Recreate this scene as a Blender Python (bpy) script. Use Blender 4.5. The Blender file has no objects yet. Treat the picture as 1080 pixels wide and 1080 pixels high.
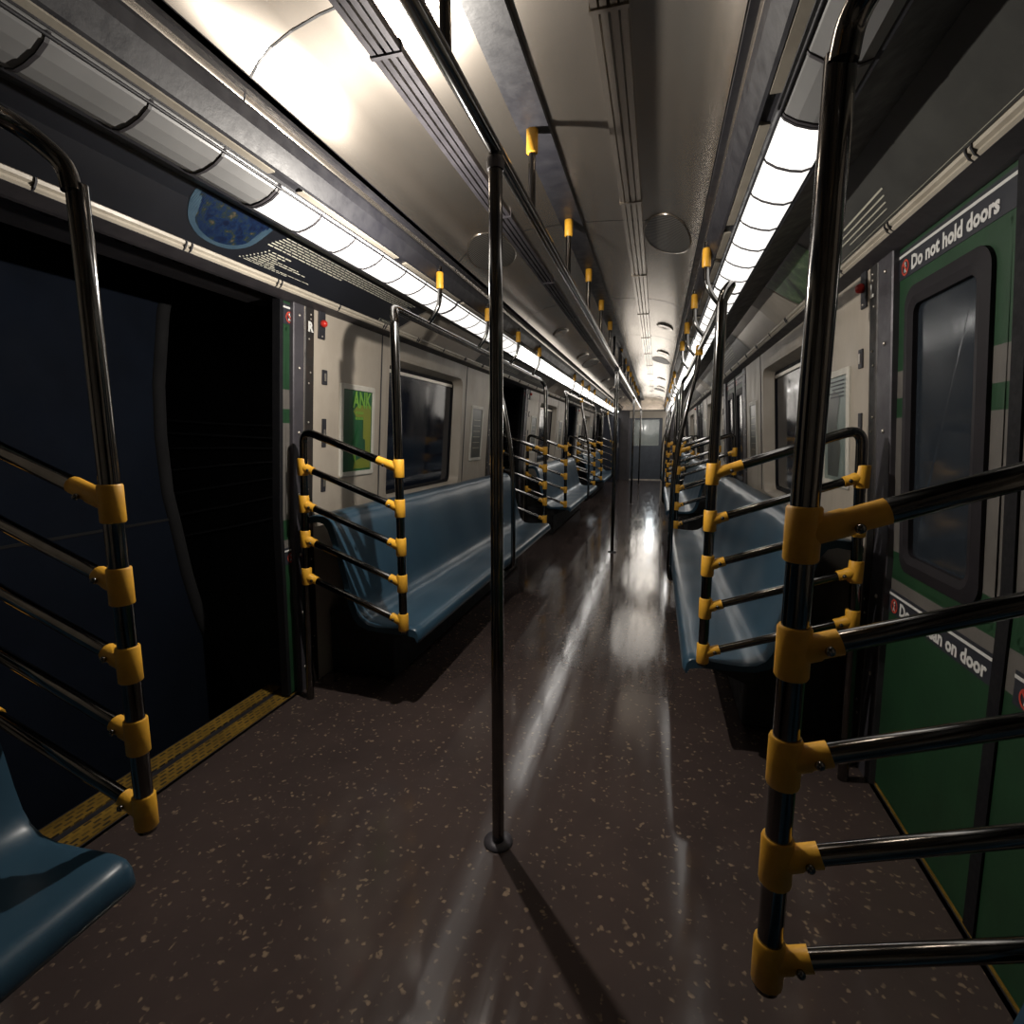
import bpy, bmesh, math, random
from mathutils import Vector, Matrix, Euler
R=math.radians; PI=math.pi
random.seed(7)
scn=bpy.context.scene
col=scn.collection

# ------------------------------------------------------------------ materials
def newmat(name):
    m=bpy.data.materials.new(name); m.use_nodes=True
    nt=m.node_tree; b=nt.nodes['Principled BSDF']
    return m,nt,b
def N(nt,t,**kw):
    n=nt.nodes.new(t)
    for k,v in kw.items(): setattr(n,k,v)
    return n
def coords(nt,scale=(1,1,1)):
    tc=N(nt,'ShaderNodeTexCoord'); mp=N(nt,'ShaderNodeMapping')
    mp.inputs['Scale'].default_value=scale
    nt.links.new(tc.outputs['Object'],mp.inputs[0]); return mp.outputs[0]
def noise(nt,vec,scale,detail=4,rough=.6):
    n=N(nt,'ShaderNodeTexNoise'); n.inputs['Scale'].default_value=scale
    n.inputs['Detail'].default_value=detail; n.inputs['Roughness'].default_value=rough
    nt.links.new(vec,n.inputs['Vector']); return n.outputs['Fac']
def ramp(nt,fac,stops,interp='LINEAR'):
    r=N(nt,'ShaderNodeValToRGB'); cr=r.color_ramp; cr.interpolation=interp
    while len(cr.elements)<len(stops): cr.elements.new(.5)
    for e,(p,c) in zip(cr.elements,stops):
        e.position=p; e.color=(c[0],c[1],c[2],1) if len(c)==3 else c
    nt.links.new(fac,r.inputs[0]); return r.outputs[0]
def bump(nt,b,h,strength=.2,dist=.01):
    bp=N(nt,'ShaderNodeBump'); bp.inputs['Strength'].default_value=strength
    bp.inputs['Distance'].default_value=dist
    nt.links.new(h,bp.inputs['Height']); nt.links.new(bp.outputs[0],b.inputs['Normal'])
def g3(v): return (v,v,v)
def mk(name,c1,c2=None,rough=.5,r2=None,metal=0,scale=8,bmp=.15,vscale=(1,1,1),spec=.5,coat=0,lo=.35,hi=.7):
    m,nt,b=newmat(name)
    v=coords(nt,vscale); f=noise(nt,v,scale)
    c2=c2 or tuple(x*.8 for x in c1)
    nt.links.new(ramp(nt,f,[(lo,c1),(hi,c2)]),b.inputs['Base Color'])
    if bmp: nt.links.new(ramp(nt,noise(nt,v,scale*1.7),[(lo,g3(rough)),(hi,g3(r2 if r2 is not None else rough*1.3))]),b.inputs['Roughness'])
    else: b.inputs['Roughness'].default_value=(rough+(r2 if r2 is not None else rough*1.3))/2
    b.inputs['Metallic'].default_value=metal
    b.inputs['Specular IOR Level'].default_value=spec
    b.inputs['Coat Weight'].default_value=coat
    if bmp: bump(nt,b,noise(nt,v,scale*5),bmp,.003)
    return m
M={}
M['beige']=mk('beige wall panel',(.40,.355,.295),(.33,.29,.24),.42,.6,scale=5,bmp=.25,vscale=(1,1,.5))
M['trimbeige']=mk('beige enamel trim',(.44,.40,.33),(.36,.32,.26),.4,.55,scale=9)
M['ceil']=mk('satin metal ceiling',(.60,.54,.47),(.46,.41,.355),.24,.30,metal=.95,scale=2.2,bmp=0,vscale=(1,.35,1))
M['steel']=mk('brushed stainless steel',(.62,.57,.51),(.46,.42,.37),.30,.40,metal=.85,scale=3,bmp=0,vscale=(1,.5,1))
M['gasket']=mk('dark window gasket',(.014,.012,.015),(.010,.009,.011),.5,.7,scale=14,bmp=0,spec=.22)
M['dark']=mk('dark painted metal',(.025,.025,.03),(.015,.015,.02),.4,.6,scale=12)
M['jamb']=mk('dark grey door frame metal',(.075,.07,.08),(.05,.047,.055),.38,.55,metal=.3,scale=9)
M['rust']=mk('worn brown black strip',(.014,.012,.011),(.035,.02,.014),.5,.7,scale=14,lo=.5,hi=.8)
M['chrome']=mk('polished handrail steel',(.20,.195,.19),(.15,.145,.14),.09,.15,metal=1,scale=20,bmp=0)
M['yellow']=mk('yellow plastic clamp',(.80,.42,.035),(.62,.31,.03),.42,.55,scale=18,bmp=.1)
M['rubber']=mk('black rubber',(.006,.006,.008),(.009,.009,.010),.6,.8,scale=20,spec=.2)
M['seat']=mk('blue moulded plastic',(.030,.070,.108),(.022,.052,.083),.26,.36,scale=3,bmp=0,spec=.32)
M['box']=mk('black heater casing',(.006,.006,.007),(.010,.010,.012),.6,.8,scale=10)
M['white']=mk('off white paint',(.55,.53,.47),(.45,.43,.38),.5,.6,scale=9)
M['letter']=mk('white lettering vinyl',(.62,.62,.60),(.55,.55,.53),.5,.6,scale=9,bmp=0)
M['red']=mk('red glossy plastic',(.55,.03,.02),(.40,.02,.015),.25,.3,scale=9,bmp=0)
M['redprint']=mk('red print',(.50,.06,.03),(.42,.04,.03),.5,.6,scale=9,bmp=0)
M['sticker']=mk('black sticker vinyl',(.018,.02,.028),(.03,.032,.04),.4,.6,scale=9,bmp=0)
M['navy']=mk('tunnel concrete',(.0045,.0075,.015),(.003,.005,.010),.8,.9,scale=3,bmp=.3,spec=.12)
M['void']=mk('sooty tunnel rock',(.004,.004,.005),(.006,.006,.007),.9,1,scale=3)
M['cable']=mk('grey cable sheath',(.02,.02,.024),None,.5,.6,scale=9)
M['bluedoor']=mk('dark blue cab panel',(.012,.016,.03),(.02,.024,.04),.35,.5,scale=5)
M['greydoor']=mk('blue grey end door',(.07,.085,.11),(.05,.06,.08),.4,.5,scale=5)
M['adtext']=mk('pale print',(.52,.51,.42),(.45,.44,.36),.5,.6,scale=9,bmp=0)
M['backdark']=mk('dark soffit metal',(.05,.045,.05),(.03,.028,.032),.45,.6,scale=8)

def floor_mat():
    m,nt,b=newmat('brown speckled floor')
    v=coords(nt)
    base=ramp(nt,noise(nt,v,2.2,6),[(.3,(.075,.055,.050)),(.7,(.050,.038,.036))])
    vo=N(nt,'ShaderNodeTexVoronoi'); vo.inputs['Scale'].default_value=44; vo.inputs['Randomness'].default_value=1
    wv=N(nt,'ShaderNodeMixRGB'); wv.blend_type='ADD'; wv.inputs[0].default_value=.035
    nz=N(nt,'ShaderNodeTexNoise'); nz.inputs['Scale'].default_value=34
    nt.links.new(v,nz.inputs['Vector']); nt.links.new(v,wv.inputs[1]); nt.links.new(nz.outputs['Color'],wv.inputs[2])
    nt.links.new(wv.outputs[0],vo.inputs['Vector'])
    fl=ramp(nt,vo.outputs['Distance'],[(.0,g3(1)),(.24,g3(.6)),(.33,g3(0))])
    sel=ramp(nt,noise(nt,v,23,2),[(.48,g3(0)),(.6,g3(1))])
    mul=N(nt,'ShaderNodeMath',operation='MULTIPLY'); nt.links.new(fl,mul.inputs[0]); nt.links.new(sel,mul.inputs[1])
    mx=N(nt,'ShaderNodeMixRGB'); nt.links.new(mul.outputs[0],mx.inputs[0]); nt.links.new(base,mx.inputs[1])
    mx.inputs[2].default_value=(.26,.19,.13,1)
    nt.links.new(mx.outputs[0],b.inputs['Base Color'])
    sv=coords(nt,(9,.7,1))
    nt.links.new(ramp(nt,noise(nt,sv,2.2,5),[(.38,g3(.085)),(.72,g3(.20))]),b.inputs['Roughness'])
    b.inputs['Specular IOR Level'].default_value=.6
    bump(nt,b,noise(nt,v,9,3),.06,.004)
    return m
M['floor']=floor_mat()

def leaf_mat():
    m,nt,b=newmat('green and grey door leaf paint')
    tc=N(nt,'ShaderNodeTexCoord'); sx=N(nt,'ShaderNodeSeparateXYZ'); nt.links.new(tc.outputs['Object'],sx.inputs[0])
    dv=N(nt,'ShaderNodeMath',operation='DIVIDE'); nt.links.new(sx.outputs['Z'],dv.inputs[0]); dv.inputs[1].default_value=2
    G=(.013,.052,.021); W=(.13,.121,.11)
    c=ramp(nt,dv.outputs[0],[(0,G),(.335,W),(.385,G),(.43,W),(.6525,G),(.6875,W),(.73,G)],'CONSTANT')
    n=noise(nt,coords(nt),6,6)
    mx=N(nt,'ShaderNodeMixRGB'); mx.blend_type='MULTIPLY'; mx.inputs[0].default_value=1
    nt.links.new(c,mx.inputs[1]); nt.links.new(ramp(nt,n,[(.3,g3(1)),(.75,g3(.62))]),mx.inputs[2])
    nt.links.new(mx.outputs[0],b.inputs['Base Color'])
    b.inputs['Roughness'].default_value=.5
    bump(nt,b,noise(nt,coords(nt),30,4),.2,.003)
    return m
M['leaf']=leaf_mat()

def tread_mat():
    m,nt,b=newmat('yellow slotted tread')
    tc=N(nt,'ShaderNodeTexCoord'); mp=N(nt,'ShaderNodeMapping'); mp.inputs['Scale'].default_value=(1,1,1)
    nt.links.new(tc.outputs['Object'],mp.inputs[0])
    br=N(nt,'ShaderNodeTexBrick'); br.offset=.5; br.squash=1
    br.inputs['Scale'].default_value=1; br.inputs['Brick Width'].default_value=.034; br.inputs['Row Height'].default_value=.02
    br.inputs['Mortar Size'].default_value=.0055; br.inputs['Mortar Smooth'].default_value=.1
    sw=N(nt,'ShaderNodeSeparateXYZ'); cb=N(nt,'ShaderNodeCombineXYZ')
    nt.links.new(mp.outputs[0],sw.inputs[0]); nt.links.new(sw.outputs['Y'],cb.inputs['X']); nt.links.new(sw.outputs['X'],cb.inputs['Y'])
    nt.links.new(cb.outputs[0],br.inputs['Vector'])
    br.inputs['Color1'].default_value=(.02,.015,.01,1); br.inputs['Color2'].default_value=(.24,.14,.017,1)
    br.inputs['Mortar'].default_value=(.28,.165,.02,1); br.inputs['Bias'].default_value=-.15
    mx=N(nt,'ShaderNodeMixRGB'); mx.blend_type='MULTIPLY'; mx.inputs[0].default_value=1
    nt.links.new(br.outputs['Color'],mx.inputs[1]); nt.links.new(ramp(nt,noise(nt,tc.outputs['Object'],8,5),[(.3,g3(1)),(.7,g3(.45))]),mx.inputs[2])
    nt.links.new(mx.outputs[0],b.inputs['Base Color']); b.inputs['Roughness'].default_value=.6
    return m
M['tread']=tread_mat()

def glass_mat(name,tint,gl=1.0,rough=.04,opac=.5):
    m,nt,b=newmat(name)
    b.inputs['Base Color'].default_value=(*tint,1); b.inputs['Roughness'].default_value=rough
    b.inputs['Specular IOR Level'].default_value=.8*gl
    n=noise(nt,coords(nt,(1,1,.3)),7,5)
    nt.links.new(ramp(nt,n,[(.35,g3(rough)),(.75,g3(rough+.14))]),b.inputs['Roughness'])
    tr=N(nt,'ShaderNodeBsdfTransparent'); tr.inputs[0].default_value=(.55,.6,.65,1)
    mx=N(nt,'ShaderNodeMixShader'); mx.inputs[0].default_value=opac
    nt.links.new(tr.outputs[0],mx.inputs[1]); nt.links.new(b.outputs[0],mx.inputs[2])
    nt.links.new(mx.outputs[0],nt.nodes['Material Output'].inputs[0])
    return m
M['glass']=glass_mat('grimy window glass',(.010,.014,.026),1.1,.05,.75)
M['doorglass']=glass_mat('dusty door glass',(.022,.028,.036),.55,.12,.9)
M['endglass']=glass_mat('clear end door glass',(.02,.02,.02),1.2,.02,.25)

def lens_mat(name,s):
    m,nt,b=newmat(name)
    b.inputs['Base Color'].default_value=(.8,.8,.8,1)
    n=noise(nt,coords(nt,(1,.5,1)),3,3)
    nt.links.new(ramp(nt,n,[(.3,(1,.955,.89)),(.7,(.93,.90,.86))]),b.inputs['Emission Color'])
    b.inputs['Emission Strength'].default_value=s
    return m
M['lens']=lens_mat('dim fluorescent diffuser',1.3)
M['lens_far']=lens_mat('bright fluorescent diffuser',5.6)
M['lensoff']=mk('unlit fluorescent diffuser',(.25,.25,.25),(.2,.2,.2),.3,.4,scale=5,bmp=0)

def print_mat(name,stops,scale,detail=6,rough=.35):
    m,nt,b=newmat(name)
    nt.links.new(ramp(nt,noise(nt,coords(nt),scale,detail,.65),stops),b.inputs['Base Color'])
    b.inputs['Roughness'].default_value=rough
    return m
M['adblack']=print_mat('black printed card',[(.3,(.006,.007,.010)),(.7,(.010,.011,.015))],3)
M['earth']=print_mat('printed planet picture',[(.36,(.002,.005,.020)),(.50,(.004,.014,.045)),(.58,(.012,.020,.016)),(.64,(.05,.04,.025)),(.76,(.10,.10,.11))],28)
M['halo']=print_mat('printed pale blue rim',[(.3,(.045,.08,.11)),(.7,(.02,.04,.065))],9)
M['leafpic']=print_mat('printed foliage picture',[(.35,(.012,.03,.010)),(.52,(.03,.075,.022)),(.64,(.10,.15,.07)),(.74,(.26,.28,.25))],16)
M['adgrey']=print_mat('dark printed ad card',[(.3,(.04,.04,.038)),(.7,(.065,.065,.06))],6)
M['green1']=print_mat('dark green print',[(.3,(.012,.075,.030)),(.7,(.02,.11,.035))],5)
M['green2']=print_mat('bright green print',[(.3,(.16,.36,.04)),(.7,(.13,.30,.04))],5)
M['olive']=print_mat('olive yellow print',[(.3,(.20,.22,.03)),(.7,(.15,.19,.03))],5)
M['green3']=print_mat('deep green print',[(.3,(.01,.06,.03)),(.7,(.02,.09,.04))],9)
M['paleprint']=print_mat('pale printed sheet',[(.3,(.20,.24,.22)),(.7,(.11,.15,.14))],6)
M['darkprint']=print_mat('dark printed sheet',[(.3,(.035,.045,.045)),(.7,(.07,.075,.065))],7)

def vent_mat():
    m,nt,b=newmat('slotted vent grille')
    tc=N(nt,'ShaderNodeTexCoord'); wv=N(nt,'ShaderNodeTexWave'); wv.bands_direction='Y'
    wv.inputs['Scale'].default_value=18
    nt.links.new(tc.outputs['Object'],wv.inputs['Vector'])
    nt.links.new(ramp(nt,wv.outputs['Fac'],[(.4,(.01,.01,.01)),(.6,(.20,.185,.165))]),b.inputs['Base Color'])
    b.inputs['Metallic'].default_value=.5; b.inputs['Roughness'].default_value=.45
    return m
M['vent']=vent_mat()

# ------------------------------------------------------------------ mesh helpers
class MB:
    def __init__(s): s.v=[]; s.f=[]; s.sm=[]
    def add(s,vs,fs,smooth=False):
        o=len(s.v); s.v+=[tuple(v) for v in vs]
        for f in fs: s.f.append(tuple(i+o for i in f)); s.sm.append(smooth)
        return s
    def box(s,x0,x1,y0,y1,z0,z1):
        vs=[(x,y,z) for x in (x0,x1) for y in (y0,y1) for z in (z0,z1)]
        return s.add(vs,[(0,1,3,2),(4,6,7,5),(0,4,5,1),(2,3,7,6),(0,2,6,4),(1,5,7,3)])
    def hexa(s,p):  # 8 points: bottom loop then top loop
        return s.add(p,[(3,2,1,0),(4,5,6,7),(0,1,5,4),(1,2,6,5),(2,3,7,6),(3,0,4,7)])
    def prism(s,prof,y0,y1,smooth=False):  # closed (x,z) outline swept in y
        n=len(prof); vs=[(x,y0,z) for x,z in prof]+[(x,y1,z) for x,z in prof]
        s.add(vs,[(i,(i+1)%n,(i+1)%n+n,i+n) for i in range(n)],smooth)
        s.add([(x,y0,z) for x,z in prof],[tuple(range(n))]); s.add([(x,y1,z) for x,z in prof],[tuple(range(n-1,-1,-1))])
        return s
    def strip(s,prof,ys,smooth=True,th=0):
        n=len(prof); vs=[(x,y,z) for y in ys for x,z in prof]
        return s.add(vs,[(j*n+i,j*n+i+1,(j+1)*n+i+1,(j+1)*n+i) for j in range(len(ys)-1) for i in range(n-1)],smooth)
    def tube(s,pts,r,seg=12,cap=True):
        pts=[Vector(p) for p in pts]; rs=r if isinstance(r,(list,tuple)) else [r]*len(pts)
        T=[]
        for i in range(len(pts)):
            a=pts[max(i-1,0)]; b=pts[min(i+1,len(pts)-1)]; T.append((b-a).normalized())
        up=Vector((0,0,1)) if abs(T[0].z)<.9 else Vector((1,0,0))
        nrm=T[0].cross(up).normalized(); vs=[]
        for i,p in enumerate(pts):
            nrm=(nrm-T[i]*nrm.dot(T[i])).normalized(); bi=T[i].cross(nrm)
            for k in range(seg):
                a=2*PI*k/seg; vs.append(p+(nrm*math.cos(a)+bi*math.sin(a))*rs[i])
        fs=[(i*seg+k,i*seg+(k+1)%seg,(i+1)*seg+(k+1)%seg,(i+1)*seg+k) for i in range(len(pts)-1) for k in range(seg)]
        s.add(vs,fs,True)
        if cap:
            s.add(vs[:seg],[tuple(range(seg-1,-1,-1))]); s.add(vs[-seg:],[tuple(range(seg))])
        return s
    def ball(s,c,r,sx=1,sy=1,sz=1,n=12,m=8,half=None):
        vs=[];fs=[]
        for j in range(m+1):
            t=PI*j/m
            for k in range(n):
                a=2*PI*k/n
                vs.append((c[0]+r*sx*math.sin(t)*math.cos(a),c[1]+r*sy*math.sin(t)*math.sin(a),c[2]+r*sz*math.cos(t)))
        for j in range(m):
            for k in range(n): fs.append((j*n+k,j*n+(k+1)%n,(j+1)*n+(k+1)%n,(j+1)*n+k))
        return s.add(vs,fs,True)
    def loft(s,loops,smooth=False,close=True,cap0=False,cap1=False):
        n=len(loops[0]); vs=[p for l in loops for p in l]; fs=[]
        for j in range(len(loops)-1):
            for i in range(n if close else n-1):
                fs.append((j*n+i,j*n+(i+1)%n,(j+1)*n+(i+1)%n,(j+1)*n+i))
        s.add(vs,fs,smooth)
        if cap0: s.add(loops[0],[tuple(range(n))])
        if cap1: s.add(loops[-1],[tuple(range(n-1,-1,-1))])
        return s
    def map(s,fn): s.v=[tuple(fn(Vector(v))) for v in s.v]; return s
    def build(s,name,mat,parent=None,recalc=True,bevel=0):
        me=bpy.data.meshes.new(name); bm=bmesh.new()
        vs=[bm.verts.new(v) for v in s.v]
        for f,smo in zip(s.f,s.sm):
            try:
                q=bm.faces.new([vs[i] for i in f]); q.smooth=smo
            except ValueError: pass
        if recalc: bmesh.ops.recalc_face_normals(bm,faces=bm.faces)
        bm.to_mesh(me); bm.free(); me.materials.append(M[mat] if isinstance(mat,str) else mat)
        o=bpy.data.objects.new(name,me); col.objects.link(o)
        if bevel:
            md=o.modifiers.new('bevel','BEVEL'); md.width=bevel; md.segments=2; md.limit_method='ANGLE'; md.angle_limit=R(40)
        if parent: o.parent=parent
        return o
def tag(o,label,cat=None,group=None,kind=None):
    if label: o['label']=label
    if cat: o['category']=cat
    if group: o['group']=group
    if kind: o['kind']=kind
    return o
def empty(name,loc=(0,0,0)):
    o=bpy.data.objects.new(name,None); o.empty_display_size=.1; o.location=loc; col.objects.link(o); return o
KIDS={}
def copy_tree(o,parent=None):
    c=o.copy(); col.objects.link(c)
    if parent: c.parent=parent
    for ch in list(o.children): copy_tree(ch,c)
    return c
def bez(p0,p1,p2,n=6):
    p0,p1,p2=map(Vector,(p0,p1,p2))
    return [(1-t)**2*p0+2*t*(1-t)*p1+t*t*p2 for t in [i/n for i in range(n+1)]]
def fillet(pts,r,n=6):
    pts=[Vector(p) for p in pts]; out=[pts[0]]
    for i in range(1,len(pts)-1):
        a=(pts[i-1]-pts[i]); b=(pts[i+1]-pts[i]); ra=min(r,a.length*.49,b.length*.49)
        out+=bez(pts[i]+a.normalized()*ra,pts[i],pts[i]+b.normalized()*ra,n)
    out.append(pts[-1]); return out
def text_mb(string,size,bold=0.0,spacing=1.0,align='LEFT'):
    cu=bpy.data.curves.new('lettering_source','FONT'); cu.body=string; cu.size=size; cu.offset=bold
    cu.space_character=spacing; cu.align_x=align; cu.resolution_u=2; cu.fill_mode='BOTH'
    ob=bpy.data.objects.new('lettering_source',cu); col.objects.link(ob)
    bpy.context.view_layer.update()
    me=bpy.data.meshes.new_from_object(ob.evaluated_get(bpy.context.evaluated_depsgraph_get()))
    mb=MB(); mb.add([tuple(v.co) for v in me.vertices],[tuple(p.vertices) for p in me.polygons])
    w=max([v[0] for v in mb.v]+[0])
    bpy.data.objects.remove(ob); bpy.data.curves.remove(cu); bpy.data.meshes.remove(me)
    return mb,w

# ------------------------------------------------------------------ car section
def interp(z,zs,xs):
    if z<=zs[0]: return xs[0]
    for i in range(len(zs)-1):
        if z<=zs[i+1]: return xs[i]+(xs[i+1]-xs[i])*(z-zs[i])/(zs[i+1]-zs[i])
    return xs[-1]
def XW(z): return interp(z,[0,.9,1.85,2.3],[1.222,1.205,1.135,1.05])
P=4.29; DC=[1.42+P*k for k in (0,1,2,3)]       # door centres
BC=[3.555+P*k for k in (-1,0,1,2)]             # bench centres
DH=.70                                          # half door opening
Y0,Y1=-2.6,15.9
SIDE={-1:'left',1:'right'}
ORD=['nearest','second','third','fourth']

# floor
fl=MB().box(-1.235,1.235,Y0,Y1,-.05,0).build('floor','floor')
tag(fl,'dark brown speckled glossy floor running the length of the car','floor',kind='structure')

def side_walls(s):
    ys=[Y0]; zs=[0,.30,.85,1.04,1.30,1.53,1.73,1.87,1.96]
    for c in DC: ys+=[c-DH,c+DH]
    for c in BC: ys+=[c-.63,c+.63]
    ys+=[Y1]; ys=sorted(ys)
    mb=MB()
    def hole(ym,zm):
        for c in DC:
            if abs(ym-c)<DH and zm<1.87: return True
        for c in BC:
            if abs(ym-c)<.63 and .85<zm<1.73: return True
        return False
    for i in range(len(ys)-1):
        for j in range(len(zs)-1):
            if hole((ys[i]+ys[i+1])/2,(zs[j]+zs[j+1])/2): continue
            q=[]
            for y,z in ((ys[i],zs[j]),(ys[i+1],zs[j]),(ys[i+1],zs[j+1]),(ys[i],zs[j+1])): q.append((s*XW(z),y,z))
            q2=[(s*(XW(p[2])+.014),p[1],p[2]) for p in q]
            mb.hexa(q+q2)
    w=mb.build('wall_'+SIDE[s],'beige')
    tag(w,f'beige panelled {SIDE[s]} side wall of the car, leaning inward at the top','wall',kind='structure')
    # thin vertical seams
    sm=MB()
    for c in BC:
        for d in (-.715,.715):
            y=c+d
            sm.hexa([(s*(XW(z)+o),y+a,z) for z in (.86,1.86) for (a,o) in ((-.004,.004),(.004,.004),(.004,-.003),(-.004,-.003))])
    sm.build('panel_seam','dark',w)
for s in (-1,1): side_walls(s)

# lower wall/floor skirting between doors handled by benches; long trims
trimn=[0]
def trim(mb,mat,label,bevel=0):
    trimn[0]+=1
    o=mb.build('trim_%d'%trimn[0],mat,bevel=bevel); tag(o,label,'trim',kind='structure'); return o
for s in (-1,1):
    S=SIDE[s]
    mb=MB().prism([(s*1.15,1.852),(s*1.080,1.852),(s*1.073,1.858),(s*1.075,1.865),(s*1.066,1.870),(s*1.064,1.879),(s*1.075,1.884),(s*1.15,1.884)],Y0,Y1)
    t=trim(mb,'trimbeige',f'beige ribbed trim along the {S} wall under the advertising cards')
    cl=MB()
    for k in range(34):
        y=1.02+k*.43
        for dy in ((0,) if k%3==0 else (0,.022)):
            cl.prism([(s*1.082,1.850),(s*1.070,1.857),(s*1.061,1.872),(s*1.061,1.880),(s*1.085,1.880)],y+dy,y+dy+.005)
    cl.build('clip','dark',t)
    mb=MB().prism([(s*1.150,1.836),(s*1.150,1.854),(s*1.080,1.854),(s*1.080,1.851),(s*1.135,1.838)],Y0,Y1)
    trim(mb,'backdark',f'dark channel below the beige trim on the {S} wall')
    # cove body (backing of cards) concave
    cv=[(s*1.065,1.880),(s*1.040,1.903),(s*1.008,1.932),(s*.968,1.969),(s*.922,2.0)]
    back=[(x+s*.0,z+.03) for x,z in reversed(cv)]
    mb=MB().prism(cv+[(s*.93,2.03),(s*1.14,1.93),(s*1.14,1.880)],Y0,Y1)
    t=trim(mb,'steel',f'polished steel cove above the {S} wall')
    # dark band between cove and lights
    mb=MB().prism([(s*.924,1.998),(s*.860,1.971),(s*.800,1.942),(s*.790,1.945),(s*.790,2.03),(s*.93,2.03)],Y0,Y1)
    trim(mb,'dark',f'dark edge strip outside the {S} row of lights')
    # inner channel
    mb=MB().prism([(s*.674,1.990),(s*.664,1.986),(s*.662,1.994),(s*.640,2.000),(s*.636,1.992),(s*.628,1.996),(s*.602,2.045),(s*.597,2.075),(s*.605,2.11),(s*.70,2.11),(s*.70,1.99)],Y0,Y1)
    trim(mb,'dark',f'dark ceiling channel inside the {S} row of lights that carries the rail hangers')
    mb=MB()
    for c in DC:
        for a in (-.68,.06):
            mb.box(min(s*.639,s*.663),max(s*.639,s*.663),c+a,c+a+.62,1.990,2.003)
    for c in BC:
        for a in (-1.38,-.68,.04,.74):
            mb.box(min(s*.639,s*.663),max(s*.639,s*.663),c+a,c+a+.64,1.990,2.003)
    trim(mb,'trimbeige',f'beige inset strips beside the {S} row of lights')

# ceiling
def ceil_prof():
    half=[(.605,2.06),(.597,2.095),(.580,2.128),(.552,2.160),(.51,2.190),(.45,2.214),(.37,2.234),(.27,2.248),(.14,2.257),(0,2.26)]
    return [(-x,z) for x,z in half[:-1]]+[(x,z) for x,z in reversed(half)]
mb=MB(); pr=ceil_prof()
outer=[(x*1.0,z+.02) for x,z in reversed(pr)]
mb.prism(pr+outer,Y0,Y1,smooth=True)
mb2=MB()
ce=mb.build('ceiling','ceil')
tag(ce,'curved satin metal ceiling over the aisle','ceiling',kind='structure')
sm=MB()
for k in range(13):
    y=-2+k*1.43+.35
    sm.loft([[(x,y-.003,z-.0015) for x,z in pr],[(x,y+.003,z-.0015) for x,z in pr]],close=False)
sm.build('ceiling_seam','dark',ce)
# body roof above the side channels so no light leaks
for s in (-1,1):
    mb=MB().box(min(s*.575,s*1.16),max(s*.575,s*1.16),Y0,Y1,2.112,2.13).box(min(s*.575,s*.62),max(s*.575,s*.62),Y0,Y1,2.10,2.16).box(min(s*1.13,s*1.16),max(s*1.13,s*1.16),Y0,Y1,1.93,2.112)
    trim(mb,'dark',f'dark housing above the {SIDE[s]} row of lights')
# longitudinal ceiling strips
for s in (-1,1):
    mb=MB()
    for dx in (-.034,-.012,.012,.034):
        mb.box(s*.285+dx-.008,s*.285+dx+.008,Y0,Y1,2.232,2.252)
    for k in range(14):
        y=-2.4+k*1.05+1.67
        mb.box(s*.285-.046,s*.285+.046,y-.006,y+.006,2.228,2.25)
    trim(mb,'ceil' if s>0 else 'jamb',f'ribbed strip along the ceiling {SIDE[s]} of the centre rail')  # twin strips; the left one's shade is put into a darker metal
mb=MB().box(-.045,.055,Y0,14.9,2.240,2.262)
trim(mb,'dark','dark channel down the middle of the ceiling carrying the centre rail hangers')

# ------------------------------------------------------------------ light fixtures
def light_fixture(s,y,L,lit):
    root=empty('ceiling_light',(s*.732,y,1.966))
    pr=[(-.060,.020),(-.050,.006),(-.025,-.010),(.008,-.022),(.036,-.027),(.058,-.022)]
    pr=[(s*x,z) for x,z in pr]
    d=MB().prism(pr+[(s*.058,.03),(s*-.060,.05)],.006,L-.006,smooth=False).build('diffuser',{0:'lensoff',1:'lens',2:'lens_far'}[lit],root)
    n=7
    for i in range(n+1):
        a=L*i/n; a=min(max(a,.006),L-.006)
        MB().prism([(x,z-.0035) for x,z in pr]+[(x,z+.006) for x,z in reversed(pr)],a-.004,a+.004).build('rib','backdark',root)
    hb=MB()
    hb.tube([(s*-.060,0,.012),(s*-.060,L,.012)],.004,6)
    hb.build('wire_edge','dark',root)
    return root
proto={}
pos=[1.42-1.43*2,1.42-1.43,1.42-.0]
LY=[ -1.44+1.43*k for k in range(12)]
names=['first','second','third','fourth','fifth','sixth','seventh','eighth','ninth','tenth','eleventh','twelfth']
for s in (-1,1):
    vis=0
    for k,y in enumerate(LY):
        lit = (0 if y<1.3 else 1 if y<4.0 else 2)
        key=(s,lit)
        if key not in proto: o=proto[key]=light_fixture(s,y,1.43,lit)
        else: o=copy_tree(proto[key]); o.location.y=y
        if lit:
            tag(o,f'{names[vis]} lit ceiling light from the camera in the {SIDE[s]} row','ceiling light',f'fluorescent lights of the {SIDE[s]} row'); vis+=1
        else:
            tag(o,f'unlit fluorescent ceiling light at the near end of the {SIDE[s]} row, number {k+1} from behind the camera' if False else f'dark unlit ceiling light {"overhead behind the camera" if k==0 else "just before the lit ones"} in the {SIDE[s]} row','ceiling light',f'unlit lights of the {SIDE[s]} row')

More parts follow.
